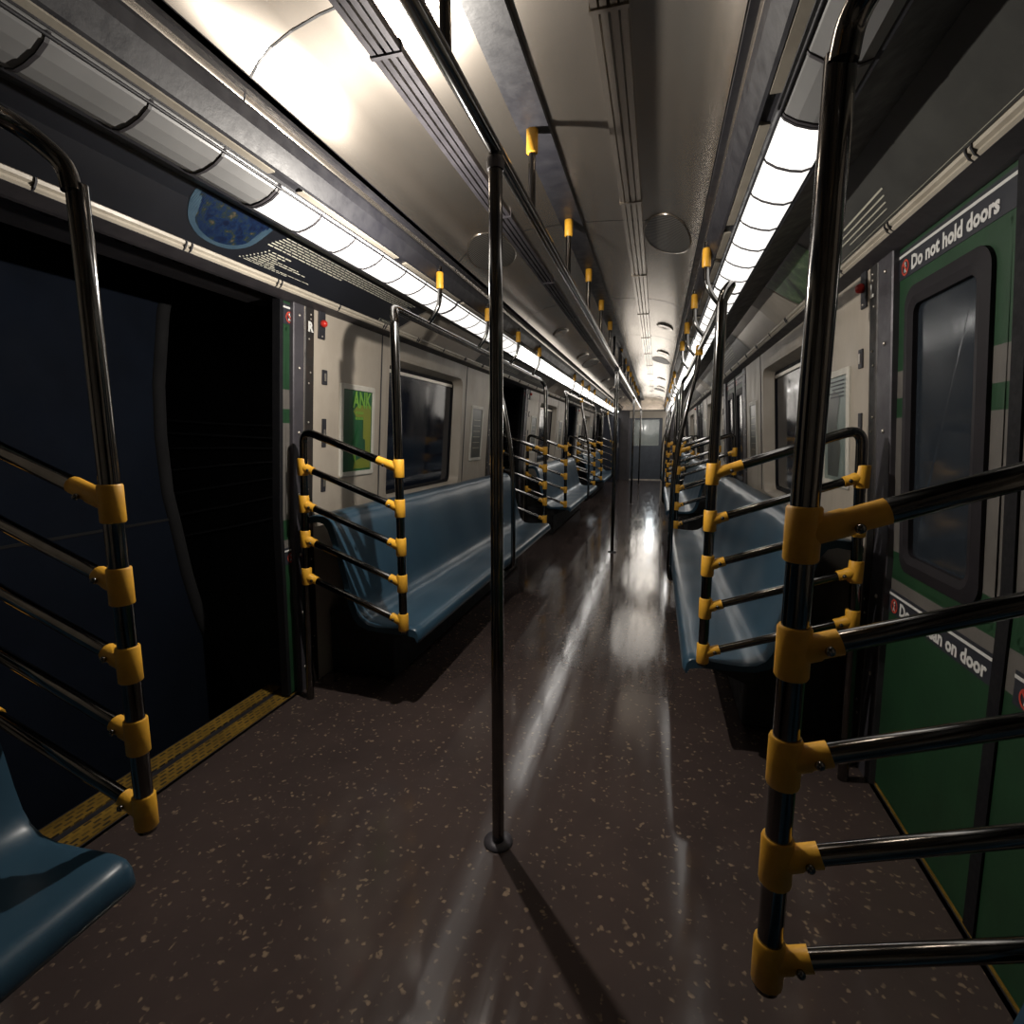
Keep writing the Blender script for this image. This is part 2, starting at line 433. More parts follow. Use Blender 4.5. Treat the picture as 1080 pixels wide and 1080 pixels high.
# ------------------------------------------------------------------ advertising cards on the cove
CV=[(1.063,1.8815),(1.040,1.903),(1.008,1.932),(.968,1.969),(.924,1.9985)]
def cove_pt(u,off=.003):   # u 0 bottom .. 1 top -> x,z
    t=u*(len(CV)-1); i=min(int(t),len(CV)-2); f=t-i
    x=CV[i][0]+(CV[i+1][0]-CV[i][0])*f; z=CV[i][1]+(CV[i+1][1]-CV[i][1])*f
    dx=CV[i+1][0]-CV[i][0]; dz=CV[i+1][1]-CV[i][1]; l=math.hypot(dx,dz)
    return x+dz/l*-off*1.0, z+dx/l*off
def card_quad(mb,s,y0,y1,u0,u1,off,nn=4,sl0=0,sl1=0):
    # patch on the cove; sl slants the ends
    us=[u0+(u1-u0)*i/nn for i in range(nn+1)]
    vs=[]
    for u in us:
        x,z=cove_pt(u,off); vs.append((s*x,y0+sl0*u,z)); vs.append((s*x,y1+sl1*u,z))
    mb.add(vs,[(2*i,2*i+1,2*i+3,2*i+2) for i in range(nn)])
def ad_card(s,yc,kind,label,hl=1.46):
    root=empty('advertising_card',(0,yc,0))
    b=MB()
    card_quad(b,s,-hl,hl,0,1,.002,sl0=.0,sl1=.12); card_quad(b,s,-hl,hl,0,1,-.001,sl0=.0,sl1=.12)
    b.build('card','adblack' if kind=='earth' else 'adgrey',root)
    if kind=='earth':
        # planet disc
        for rad,mat,nm,off in ((.165,'halo','planet_rim',.0035),(.145,'earth','planet_picture',.005)):
            vs=[];fs=[]; n=40
            cy,cu=.12,.98
            vs=[]; W=.21
            for i in range(n+1):
                a=PI+PI*i/n
                yy=cy+rad*math.cos(a); uu=cu+rad*math.sin(a)/W
                x,z=cove_pt(max(uu,0.01),off); x2,z2=cove_pt(.99,off)
                vs+= [(s*x,yy,z),(s*x2,yy,z2)]
            fs=[(2*i,2*i+1,2*i+3,2*i+2) for i in range(n)]
            MB().add(vs,fs).build(nm,mat,root)
        t=MB(); rnd=random.Random(3)
        def line(y0,y1,u):
            y=y0
            while y<y1-.01:
                w=rnd.uniform(.012,.045); w=min(w,y1-y)
                card_quad(t,s,y,y+w,u,u+.017,.0045,1); y+=w+.006
        for i in range(6): line(.36-.01*i,[1.46,1.42,1.38,1.44,1.40,.78][i],.92-.052*i)
        for i,L in enumerate([.10,.07,.05,.19,.25,.10,.12,.34,.22]): line(.35-.012*i-.0,.35-.012*i+L+.02,.56-.048*i)
        for i in range(9): card_quad(t,s,.33-.012*i,.337-.012*i,.56-.048*i,.582-.048*i,.0045,1)
        t.build('printed_text','adtext',root)
        fr=MB()
        for (a,b2,u0,u1) in ((1.24,1.45,.03,.038),(1.24,1.45,.14,.148),(1.24,1.245,.03,.148),(1.447,1.452,.03,.148)): card_quad(fr,s,a,b2,u0,u1,.0045,1)
        for i in range(11): card_quad(fr,s,1.27+.014*i,1.279+.014*i,.07,.105,.0045,1)
        fr.build('imprint_box','adtext',root)
    elif kind=='foliage':
        b=MB(); card_quad(b,s,.95,1.46,0.02,.97,.0035,sl1=.11); b.build('foliage_picture','leafpic',root)
        t=MB()
        for i in range(4): card_quad(t,s,.35+.02*i,.80-.03*(i==3)*3,.50-.095*i,.525-.095*i,.0035,1)
        card_quad(t,s,-1.3,1.3,.045,.055,.0035,1)
        t.build('printed_text','adtext',root)
        tm,w=text_mb('ROY',.055,.0015)
        # reads far to near on the right wall
        def f(v):
            u=.66+v.y/.21; x,z=cove_pt(u,.004); return (s*x,.78-s*v.x,z)
        tm.map(f).build('headline',M['adtext'],root)
    else:
        t=MB(); rnd=random.Random(int(yc*10)+s)
        for i in range(7):
            card_quad(t,s,-1.2+.05*i,-.2,.86-.09*i,.89-.09*i,.0035,1)
            card_quad(t,s,.1,1.2-.1*rnd.random(),.86-.09*i,.89-.09*i,.0035,1)
        t.build('printed_text','adtext',root)
    tag(root,label,'advertising card','advertising cards above the doors')
    return root
ad_card(-1,DC[0],'earth','black advertising card with a blue planet and white text over the nearest left door')
ad_card(1,DC[0],'foliage','dark advertising card with a green foliage picture over the nearest right door')
for k in (1,2,3):
    for s in (-1,1):
        ad_card(s,DC[k],'plain',f'dark text advertising card over the {ORD[k]} {SIDE[s]} door from the camera',1.46 if k<3 else 1.4)
# beige cove panels between cards
for s in (-1,1):
    for i,c in enumerate(BC[1:]):
        b=MB(); 
        card_quad(b,s,c-.655,c-.18,0,1,.0018,sl0=.12,sl1=-.0); card_quad(b,s,c-.655,c-.18,0,1,-.001,sl0=.12,sl1=0)
        o=b.build('cove_panel','beige')
        tag(o,f'plain beige cove panel above the {ORD[i]} {SIDE[s]} bench','panel','beige cove panels above the benches')

# ------------------------------------------------------------------ benches
def bench(s):
    root=empty('bench',(0,0,0))
    top=[(.565,.338),(.560,.352),(.566,.382),(.580,.397),(.610,.401),(.66,.399),(.72,.394),(.78,.392),(.825,.400),(.856,.420),(.876,.450),(.892,.50),(.908,.567),(.93,.66),(.952,.75),(.972,.82),(.988,.862),(1.005,.884),(1.03,.894),(1.06,.895),(1.10,.89),(1.14,.875)]
    bot=[(1.14,.85),(1.06,.862),(1.03,.855),(1.012,.83),(.985,.75),(.96,.66),(.935,.55),(.92,.48),(.90,.42),(.87,.385),(.82,.366),(.72,.362),(.63,.362),(.588,.355),(.578,.336)]
    prof=top+bot; nb=len(top); L=1.51
    ys=[-L,-L+.006,-L+.02]+[ -L+.06+ (2*L-.12)*i/60 for i in range(61)]+[L-.02,L-.006,L]
    loops=[]
    for y in ys:
        e=min(y+L,L-y); sh=.010*max(0,1-e/.02)**2
        w=.5-.5*math.cos(2*PI*(y+L)/(2*L/6)); 
        lp=[]
        for i,(x,z) in enumerate(prof):
            dz=0;dx=0
            if i<nb:
                if .63<x<.87: dz=-.005*w
                if .87<=x<.99 and z>.42: dx=.004*w
                dz-=sh*.6
            lp.append((s*(x+dx+(sh if i<5 else 0)),y,z+dz))
        loops.append(lp)
    MB().loft(loops,smooth=True,cap0=True,cap1=True).build('seat_shell','seat',root)
    # shell joints
    j=MB()
    hb=MB().box(min(s*.83,s*1.20),max(s*.83,s*1.20),-1.26,1.26,.012,.345)
    h=hb.build('heater_box','box',root,bevel=.012)
    for y in (-1.2,-.4,.4,1.2): MB().box(min(s*.85,s*.9),max(s*.85,s*.9),y-.03,y+.03,0,.02).build('foot','box',root)
    for y in (-1.40,-.5,.5,1.40):
        MB().hexa([(s*.62,y-.012,.345),(s*.84,y-.012,.26),(s*.84,y+.012,.26),(s*.62,y+.012,.345),(s*.62,y-.012,.364),(s*.84,y-.012,.364),(s*.84,y+.012,.364),(s*.62,y+.012,.364)]).build('seat_bracket','box',root)
    return root
bp={}
bnames=['blue plastic bench on the %s side right beside the camera',
 'nearest full blue plastic bench on the %s side, just past the first door',
 'blue plastic bench on the %s side between the second and third doors',
 'farthest blue plastic bench on the %s side, before the end wall']
for s in (-1,1):
    for k,c in enumerate(BC):
        o=bench(s) if s not in bp else copy_tree(bp[s])
        bp.setdefault(s,o); o.location.y=c-(.06 if k==0 else 0)
        tag(o,bnames[k]%SIDE[s],'bench','blue benches along the walls')

# ------------------------------------------------------------------ guards and rails
PX=.63
def bracket_mb(s,x,y,z,dirv,L=.05,h=.078,r=.0232,rb=.0185):
    mb=MB()
    mb.tube([(x,y,z-h/2),(x,y,z-h/2+.003),(x,y,z+h/2-.003),(x,y,z+h/2)],[r-.002,r,r,r-.002],14)
    d=Vector(dirv).normalized(); p=Vector((x,y,z))
    mb.tube([p+d*.01,p+d*(L*.5),p+d*(L*.5+.004),p+d*L],[rb+.002,rb+.002,rb,rb],12)
    return mb
def guard(s,bolts):
    root=empty('seat_end_guard',(0,0,0))
    px=s*PX; SL=.36; wx0=1.100
    zs=[1.117,.945,.775,.611,.433]
    MB().tube([(px,0,.385),(px,0,1.715)],.0185,16).build('pole','chrome',root)
    # wall tube bending into the top bar
    zt=1.117+SL*(wx0-PX)
    pts=fillet([(px+s*.03,0,1.117+SL*.03),(s*(wx0-.005),0,zt-.005),(s*wx0,0,zt-.12),(s*1.128,0,.5),(s*1.138,0,0.0)],.085,8)
    MB().tube(pts,.0175,16).build('wall_tube','chrome',root)
    d=(s*1,0,SL)
    for i,z in enumerate(zs):
        b=bracket_mb(s,px,0,z,d,.105 if i==0 else .062).build('clamp','yellow',root)
        if bolts: MB().ball((px+s*(.062 if i==0 else .040),-.024,z+.014),.007,n=10,m=6).build('bolt','chrome',b)
        if i:
            xw=1.104+.022*(1.12-z); zw=z+SL*(xw-PX)
            MB().tube([(px+s*.03,0,z+SL*.03),(s*(xw-.02),0,zw-SL*.02)],.0150,12).build('crossbar','chrome',root)
            b=bracket_mb(s,s*xw,0,zw,(-s*1,0,-SL),.058).build('clamp','yellow',root)
            if bolts: MB().ball((s*xw-s*.040,-.024,zw-.014),.007,n=10,m=6).build('bolt','chrome',b)
    return root
gp={}
for s in (-1,1):
    for k,c in enumerate(BC):
        for e in (-1,1):
            if k==0 and e<0: continue
            key=(s,)
            if key not in gp: o=gp[key]=guard(s,True)
            else: o=copy_tree(gp[key])
            o.location=(0,c+e*1.530,0)
            if k==0: lab=f'closest seat-end guard with five sloping bars on the {SIDE[s]}, beside the camera'
            else: lab=f'seat-end guard with yellow clamps at the {"near" if e<0 else "far"} end of the {["","nearest full","second full","farthest"][k]} {SIDE[s]} bench'
            tag(o,lab,'guard rail','seat end guards')

def handrail(s):
    root=empty('overhead_handrail',(0,0,0))
    pts=fillet([(s*PX,-1.520,1.70),(s*(PX+.005),-1.519,1.745),(s*.665,-1.47,1.79),(s*.665,1.47,1.79),(s*(PX+.005),1.519,1.745),(s*PX,1.520,1.70)],.035,5)
    MB().tube(pts,.0172,14).build('rail','chrome',root)
    for y in (-1.11,-.37,.37,1.11):
        p=fillet([(s*.665,y,1.80),(s*.635,y,1.835),(s*.607,y,1.885),(s*.602,y,1.95),(s*.602,y,2.055)],.05,6)
        h=MB().tube(p,.011,10).build('hanger','chrome',root)
        MB().tube([(s*.602,y,1.955),(s*.602,y,1.959),(s*.602,y,2.026),(s*.602,y,2.030)],[.0155,.018,.018,.0155],12).build('yellow_cap','yellow',h)
    return root
def curved_pole(s):
    root=empty('curved_grab_pole',(0,0,0))
    p=[(.665,1.775),(.655,1.66),(.625,1.53),(.595,1.38),(.563,1.19),(.548,1.05),(.541,.90),(.540,.60),(.540,.38),(.545,.325),(.565,.300),(.60,.300),(.64,.33)]
    p=[(s*x,0,z) for x,z in p]
    MB().tube(fillet(p,.05,4),.0165,14).build('pole','chrome',root)
    MB().tube([(s*.664,0,1.755),(s*.664,0,1.758),(s*.665,0,1.815),(s*.665,0,1.818)],[.020,.023,.023,.020],12).build('clamp','yellow',root)
    return root
hp={};cp={}
for s in (-1,1):
    for k,c in enumerate(BC):
        o=handrail(s) if s not in hp else copy_tree(hp[s]); hp.setdefault(s,o); o.location.y=c
        tag(o,f'steel overhead handrail hung on yellow capped hooks above the {["nearest partly seen","first full","second full","farthest"][k]} {SIDE[s]} bench','handrail','overhead side handrails')
        if k==0: continue
        o=curved_pole(s) if s not in cp else copy_tree(cp[s]); cp.setdefault(s,o); o.location.y=c
        tag(o,f'bowed steel grab pole rising from the middle of the {["","nearest full","second full","farthest"][k]} {SIDE[s]} bench','pole','bowed grab poles at mid bench')

# centre poles and rail
def centre_pole():
    root=empty('centre_pole')
    MB().tube([(0,0,0),(0,0,1.985)],.0185,18).build('pole','chrome',root)
    MB().tube([(0,0,0),(0,0,.006),(0,0,.010)],[.045,.045,.022],20).build('base_flange','jamb',root)
    MB().tube([(0,0,1.935),(0,0,1.955),(0,0,1.965)],[.022,.024,.020],14).build('collar','jamb',root)
    return root
o0=None
for k,y in enumerate([1.40,5.70,9.99,14.28]):
    o=centre_pole() if o0 is None else copy_tree(o0); o0=o0 or o; o.location.y=y
    tag(o,['closest floor-to-rail steel pole, standing in the middle of the picture','second centre pole down the aisle, level with the second pair of doors','third centre pole down the aisle, level with the third pair of doors','farthest centre pole, near the end door'][k],'pole','centre poles in the aisle')
root=empty('centre_handrail')
MB().tube([(0,-2.3,1.985),(0,14.35,1.985)],.0185,16).build('rail','chrome',root)
for k in range(17):
    y=.33+.74*k+0
    if y<-.5: continue
    if 4.9<y<6.1: continue
    h=MB().tube([(.0,y,1.995),(.0,y,2.245)],.012,10).build('hanger','chrome',root)
    MB().tube([(0,y,2.170),(0,y,2.173),(0,y,2.240),(0,y,2.243)],[.0165,.0195,.0195,.0165],12).build('yellow_cap','yellow',h)
for y in (5.02,5.85,12.3,):
    MB().tube(fillet([(.02,y,1.99),(.02,y,2.16),(.03,y+.55,2.16),(.03,y+.55,1.99)],.03,5),.012,10).build('bridge_loop','dark',root)
tag(root,'long steel handrail hung under the middle of the ceiling on yellow capped hangers','handrail')

# ------------------------------------------------------------------ windows
def rr(y0,y1,z0,z1,r,n=6):
    out=[]
    for cy,cz,a0 in ((y1-r,z1-r,0),(y0+r,z1-r,90),(y0+r,z0+r,180),(y1-r,z0+r,270)):
        for i in range(n+1):
            a=R(a0+90*i/n); out.append((cy+r*math.cos(a),cz+r*math.sin(a)))
    return out
def onw(s,lp,off): return [(s*(XW(z)+off),y,z) for y,z in lp]
def sqloop(y0,y1,z0,z1,n=6):  # square loop with the same count as rr
    out=[]
    for cy,cz in ((y1,z1),(y0,z1),(y0,z0),(y1,z0)):
        out+=[(cy,cz)]*(n+1)
    return out
def window(s,idx):
    root=empty('window_%d'%idx)
    o=rr(-.625,.625,.855,1.725,.07); sq=[(y,z) for y,z in sqloop(-.64,.64,.84,1.74)]
    i1=rr(-.59,.59,.88,1.70,.05)
    MB().loft([onw(s,sq,-.002),onw(s,o,-.004),onw(s,i1,.078)],smooth=False).build('window_frame','beige',root)
    i2=rr(-.568,.568,.902,1.678,.045)
    MB().loft([onw(s,i1,.083),onw(s,i1,.066),onw(s,i2,.066),onw(s,i2,.083)]).build('gasket','rubber',root)
    MB().loft([onw(s,i2,.074),onw(s,i2,.080)],cap0=True,cap1=True).build('pane','glass',root)
    mb=MB(); 
    mb.hexa([(s*(XW(1.655)+.062),y,1.655) for y in (-.56,)]*0 or [(s*(XW(z)+o_),y,z) for z in (1.655,1.675) for (y,o_) in ((-.55,.062),(.55,.062),(.55,.072),(-.55,.072))])
    mb.build('vent_bar','steel',root)
    return root
wp={}; wi=1
for s in (-1,1):
    for k,c in enumerate(BC):
        if s not in wp: o=window(s,wi); wp[s]=o
        else: o=copy_tree(wp[s]); o.name='window_%d'%wi
        o.location.y=c; wi+=1
        tag(o,f'dark rounded window in the {SIDE[s]} wall above the {["partly seen near","nearest full","second full","farthest"][k]} bench','window',kind='structure')

# ------------------------------------------------------------------ doors
LO=.018
def leaf(s,half,root,dy):
    # half=+1: far leaf (y from 0 to .66), -1 near leaf ; dy = slide
    def X(z,o): return s*(XW(z)+LO+o)
    def yy(a): return half*a+half*dy
    zs=[.015,.5,.9,1.2,1.5,1.872]
    mb=MB()
    a0,a1=.014,.675; wy0,wy1,wz0,wz1=.12,.52,.84,1.68
    out=rr(yy(wy0) if half>0 else yy(wy1),yy(wy1) if half>0 else yy(wy0),wz0,wz1,.05)
    # leaf as frame: outer rect loop -> hole
    n=6
    ya,yb=sorted((yy(a0),yy(a1)))
    # subdivide the outside along z for the lean
    def outer():
        o=[]
        for cy,cz in ((yb,1.872),(ya,1.872),(ya,.015),(yb,.015)): o+=[(cy,cz)]*(n+1)
        return o
    mid=rr(ya+.03,yb-.03,.78,1.74,.02)
    F=lambda lp,o:[(X(z,o),y,z) for y,z in lp]
    # front skin pieces: ring mid->hole, and upper/lower plates
    mb.loft([F(mid,0),F(out,0),F(out,.03),F(mid,.03)])
    def plate(y0,y1,z0,z1):
        zz=[z0]+[z for z in (.5,.9,1.2,1.5) if z0<z<z1]+[z1]
        for i in range(len(zz)-1):
            mb.hexa([(X(zz[i],o),y,zz[i]) for y,o in ((y0,0),(y1,0),(y1,.03),(y0,.03))]+[(X(zz[i+1],o),y,zz[i+1]) for y,o in ((y0,0),(y1,0),(y1,.03),(y0,.03))])
    plate(ya,yb,.015,.79); plate(ya,yb,1.73,1.872); plate(ya,ya+.04,.79,1.73); plate(yb-.04,yb,.79,1.73)
    lf=mb.build('door_leaf','leaf',root)
    hole=out; 
    def shr(d,r=.04): 
        y0,y1=sorted((yy(wy0+d),yy(wy1-d))); return rr(y0,y1,wz0+d,wz1-d,r)
    g1=shr(-.022,.06); g2=shr(.012,.05); g3_=shr(.036,.03)
    MB().loft([F(g1,.002),F(g1,-.010),F(g2,-.016),F(g3_,-.010),F(g3_,.012)]).build('window_gasket','gasket',lf)
    MB().loft([F(shr(.034,.03),.004),F(shr(.034,.03),.010)],cap0=True,cap1=True).build('pane','doorglass',lf)
    e=MB(); 
    y0,y1=sorted((yy(0),yy(.022)))
    for i in range(len(zs)-1):
        e.hexa([(X(z,o),y,z) for z in (zs[i],zs[i+1]) for y,o in ((y0,-.006),(y1,-.006),(y1,.032),(y0,.032))])
    e.build('rubber_edge','rubber',lf)
    # stickers: text runs far->near on right wall, near->far on left wall
    def sticker(z0,z1,ystart,length,string,ts):
        # ystart: reading start (in leaf y), direction -s in y
        d=-s
        lo,hi=sorted((ystart,ystart+d*length))
        q=MB()
        for (a,b,off,nm) in ((z0,z1,-.002,'sticker'),):
            q.hexa([(X(z,o),y,z) for z in (a,b) for y,o in ((lo,-.002),(hi,-.002),(hi,.001),(lo,.001))])
        q.build('sticker','sticker',lf)
        w=MB().hexa([(X(z,o),y,z) for z in (z1-.018,z1-.010) for y,o in ((lo,-.003),(hi,-.003),(hi,.001),(lo,.001))])
        w.build('sticker_stripe','letter',lf)
        zc=(z0+z1-.022)/2; cy=ystart+d*.045; rad=.024
        ring=[];rin=[];m=24
        for i in range(m):
            a=2*PI*i/m; ring.append((cy+rad*math.cos(a),zc+rad*math.sin(a))); rin.append((cy+(rad-.0055)*math.cos(a),zc+(rad-.0055)*math.sin(a)))
        sm_=MB().loft([F(ring,-.0035),F(rin,-.0035)])
        t=.0035; a0_=R(135)
        p1=(cy+d*(rad-.004)*.707,zc-(rad-.004)*.707); p2=(cy-d*(rad-.004)*.707,zc+(rad-.004)*.707)
        sm_.add(F([(p1[0]-d*t*.7,p1[1]-t*.7),(p1[0]+d*t*.7,p1[1]+t*.7),(p2[0]+d*t*.7,p2[1]+t*.7),(p2[0]-d*t*.7,p2[1]-t*.7)],-.0038),[(0,1,2,3)])
        sm_.build('prohibition_symbol','redprint',lf)
        pe=MB()
        pe.add(F([(cy+.0045*math.cos(2*PI*i/10),zc+.012+.0045*math.sin(2*PI*i/10)) for i in range(10)],-.0036),[tuple(range(10))])
        pe.add(F([(cy-.005,zc+.006),(cy+.005,zc+.006),(cy+.004,zc-.004),(cy+.007,zc-.015),(cy+.003,zc-.016),(cy,zc-.006),(cy-.004,zc-.016),(cy-.008,zc-.015),(cy-.004,zc-.004)],-.0036),[tuple(range(9))])
        pe.build('pictogram','letter',lf)
        tm,wd=text_mb(string,ts,.0022)
        av=length-.10; k=av/wd if wd>av else 1
        tm.map(lambda v:(X(zc-.3*ts+v.y,-.0036),ystart+d*(.085+v.x*k),zc-.3*ts+v.y)).build('lettering','letter',lf)
    if s>0: st=yy(.605) if half>0 else yy(.055)
    else: st=yy(.022) if half>0 else yy(.638)
    sticker(.655,.735,st,.59,'Do not lean on door',.056)
    sticker(1.742,1.826,st,.59,'Do not hold doors',.056)
    return lf
di=1
dp={}
for s in (-1,1):
    for k,c in enumerate(DC):
        opened = (s<0)
        if (s,opened) not in dp:
            root=empty('door_%d'%di); dp[(s,opened)]=root
            sl=.568 if opened else 0
            leaf(s,1,root,sl); leaf(s,-1,root,sl)
            th=MB()
            for (xa,xb) in ((1.240,1.318),(1.352,1.425)):
                th.box(min(s*xa,s*xb),max(s*xa,s*xb),-.66,.66,-.02,.006)
            th.build('yellow_tread','tread',root)
            MB().box(min(s*1.222,s*1.44),max(s*1.222,s*1.44),-.70,.70,-.03,.0).build('sill','dark',root)
            hd=MB().box(min(s*1.125,s*1.36),max(s*1.125,s*1.36),-.70,.70,1.845,1.90).build('header','backdark',root)
            sc=MB()
            for i in range(6): sc.tube([(s*1.17,-.5+.2*i,1.842),(s*1.17,-.5+.2*i,1.847)],.02,10); sc.tube([(s*1.17,-.45+.2*i,1.842),(s*1.17,-.45+.2*i,1.847)],.014,10)
            sc.build('screw_plate','rubber',root)
            o=root
        else:
            o=copy_tree(dp[(s,opened)]); o.name='door_%d'%di
        o.location.y=c; di+=1
        tag(o,f'{"open" if opened else "closed green and grey"} sliding door pair, {ORD[k]} on the {SIDE[s]} side','door',kind='structure')
# jamb columns
for s in (-1,1):
    for k,c in enumerate(DC):
        for e in (-1,1):
            y0=c+e*.64; 
            def band(o0,o1,ya,yb,mat,ztop=1.845):
                a,b=sorted((c+e*ya,c+e*yb)); ch=.004
                return MB().loft([[(s*(XW(z)+o),y,z) for y,o in ((a,o1),(a,o0+ch),(a+ch,o0),(b-ch,o0),(b,o0+ch),(b,o1))] for z in (0,.45,.9,1.4,ztop)],cap0=True,cap1=True)
            mb=band(-.004,.036,.640 if s<0 else .603,.715,'jamb')
            t=trim(mb,'jamb',f'dark grey bolted door post at the {"near" if e<0 else "far"} side of the {ORD[k]} {SIDE[s]} door')
            for z in (.12,.40,.69,.98,1.27,1.56,1.79):
                MB().ball((0,0,0),.0075,sx=.7,n=8,m=6).build('bolt','steel',t).location=(s*(XW(z)-.005),c+e*(.678 if s<0 else .655),z)
            mb=band(-.005,.012,.718,.785,'rust')
            t=trim(mb,'rust',f'narrow worn black strip beside the {"near" if e<0 else "far"} post of the {ORD[k]} {SIDE[s]} door')
            rv=MB()
            for z in (.2,.25,.6,.65,.95,1.0,1.27,1.32,1.50,1.55,1.70,1.79,1.81):
                rv.ball((s*(XW(z)-.006),c+e*(.745+.012*((z*100)%2)),z),.005,sx=.6,n=6,m=4)
            rv.build('rivet','steel',t)
            if e>0 and s<0 or (e>0 and s>0):
                tm,w=text_mb('R' if s<0 else 'L',.058,.003)
                d=-s
                st=c+e*.752-d*.019
                tm.map(lambda v:(s*(XW(1.735+v.y)-.0085),st+d*v.x,1.735+v.y)).build('marker_letter','letter',t)
            elif False: pass
            # bright hairline edge
# ------------------------------------------------------------------ small wall things
def wallbox(mb,s,y0,y1,z0,z1,o0,o1):
    mb.hexa([(s*(XW(z)+o),y,z) for z in (z0,z1) for y,o in ((y0,o0),(y1,o0),(y1,o1),(y0,o1))]); return mb
for s in (-1,1):
    for k in (0,1,2):
        yb=DC[k]+.84
        root=empty('door_indicator',(0,yb,0))
        wallbox(MB(),s,-.026,.026,1.715,1.858,-.008,.0).build('plate','dark',root,bevel=.003)
        MB().ball((s*(XW(1.785)-.016),0,1.785),.017,sx=1.1,n=14,m=10).build('red_lamp','red',root)
        sc=MB()
        for z in (1.727,1.846): sc.ball((s*(XW(z)-.008),0,z),.005,n=6,m=4)
        sc.build('screw','steel',root)
        tag(root,f'small red indicator lamp on a black plate beside the {ORD[k]} {SIDE[s]} door','indicator lamp','red door indicator lamps')
        for z0,z1,w,nm in ((1.505,1.575,.020,'small square black lock plate'),(1.20,1.34,.016,'tall black slotted lock plate'),(.975,1.065,.018,'short black lock plate just above the bench end')):
            root=empty('lock_plate',(0,yb+.03,0))
            wallbox(MB(),s,-w,w,z0,z1,-.006,.0).build('plate','dark',root,bevel=.002)
            zc=(z0+z1)/2
            wallbox(MB(),s,-w*.3,w*.3,zc-.018,zc+.018,-.009,-.005).build('keyhole','steel',root)
            tag(root,f'{nm} beside the {ORD[k]} {SIDE[s]} door','lock plate')

def framed_poster(s,y,kind,label,w=.172,z0=1.035,z1=1.53):
    root=empty('framed_poster',(0,y,0))
    F=lambda lp,o:[(s*(XW(z)+o),yy,z) for yy,z in lp]
    a=rr(-w,w,z0,z1,.012,3); b=rr(-w+.006,w-.006,z0+.006,z1-.006,.010,3); c=rr(-w+.026,w-.026,z0+.028,z1-.028,.004,3)
    MB().loft([F(a,0),F(a,-.006),F(b,-.010),F(c,-.010),F(c,-.003)]).build('frame','white',root)
    mat={'green':'green1','pale':'paleprint','dark':'darkprint'}[kind]
    MB().loft([F(c,-.004),F(c,0)],cap0=True).build('sheet',mat,root)
    d=-s
    def poly(pts,mat,nm,off=-.005): MB().add(F([(d*py,pz) for py,pz in pts],off),[tuple(range(len(pts)))]).build(nm,mat,root)
    if kind=='green':
        poly([(-.05,1.39),(.0,1.425),(.135,1.425),(.135,1.075),(-.04,1.075),(-.02,1.15),(.055,1.25),(.055,1.36),(-.02,1.36)],'olive','yellow_band')
        poly([(-.145,1.075),(-.09,1.075),(-.09,1.499),(-.145,1.499)],'green3','side_band')
        poly([(-.055,1.20),(.01,1.31),(.035,1.28),(.045,1.295),(.055,1.24),(.075,1.235),(.08,1.16),(.06,1.14),(-.02,1.12)],'green3','mountain_picture',-.006)
        poly([(-.055,1.20),(.01,1.31),(.015,1.25),(-.01,1.19)],'green1','mountain_highlight',-.007)
        poly([(-.05,1.18),(-.015,1.19),(-.02,1.11),(-.045,1.14)],'green2','gem_facet',-.007)
        t=MB()
        for zz in (1.375,1.345): 
            for i in range(6): t.add(F([(d*(-.03+.014*i),zz),(d*(-.03+.014*i+.010),zz),(d*(-.03+.014*i+.010),zz+.014),(d*(-.03+.014*i),zz+.014)],-.007),[(0,1,2,3)])
        t.build('printed_text','green2',root)
        tm,wd=text_mb('ANK',.118,.004)
        k=.185/wd
        tm.map(lambda v:(s*(XW(1.43+v.y)-.006),d*(-.052+v.x*k),1.412+v.y)).build('lettering','green2',root)
    elif kind=='pale':
        poly([(-.10,1.08),(.04,1.08),(.07,1.2),(.02,1.3),(.06,1.42),(-.02,1.45),(-.1,1.40)],'darkprint','picture')
        t=MB()
        for i in range(5): t.add(F([(-.11,1.48-.016*i),(.08-.02*(i%3),1.48-.016*i),(.08-.02*(i%3),1.486-.016*i),(-.11,1.486-.016*i)],-.006),[(0,1,2,3)])
        t.build('printed_text','sticker',root)
    else:
        t=MB()
        for i in range(6): t.add(F([(-.09,1.40-.05*i),(.09,1.40-.05*i),(.09,1.404-.05*i),(-.09,1.404-.05*i)],-.006),[(0,1,2,3)])
        t.build('printed_text','adtext',root)
    tag(root,label,'poster','framed posters beside the windows')
framed_poster(-1,2.595,'green','green and yellow ANK poster in white frame beside the nearest left door')
framed_poster(1,2.575,'pale','pale grey-green poster in white frame beside the nearest right door')
for s in (-1,1):
    for k,c in enumerate(BC[1:]):
        for e in (-1,1):
            if k==0 and e<0: continue
            framed_poster(s,c+e*.97 if e<0 else c+1.03,'dark',f'dark white-framed poster at the {"near" if e<0 else "far"} side of the {["nearest full","second full","farthest"][k]} {SIDE[s]} window',w=.16)

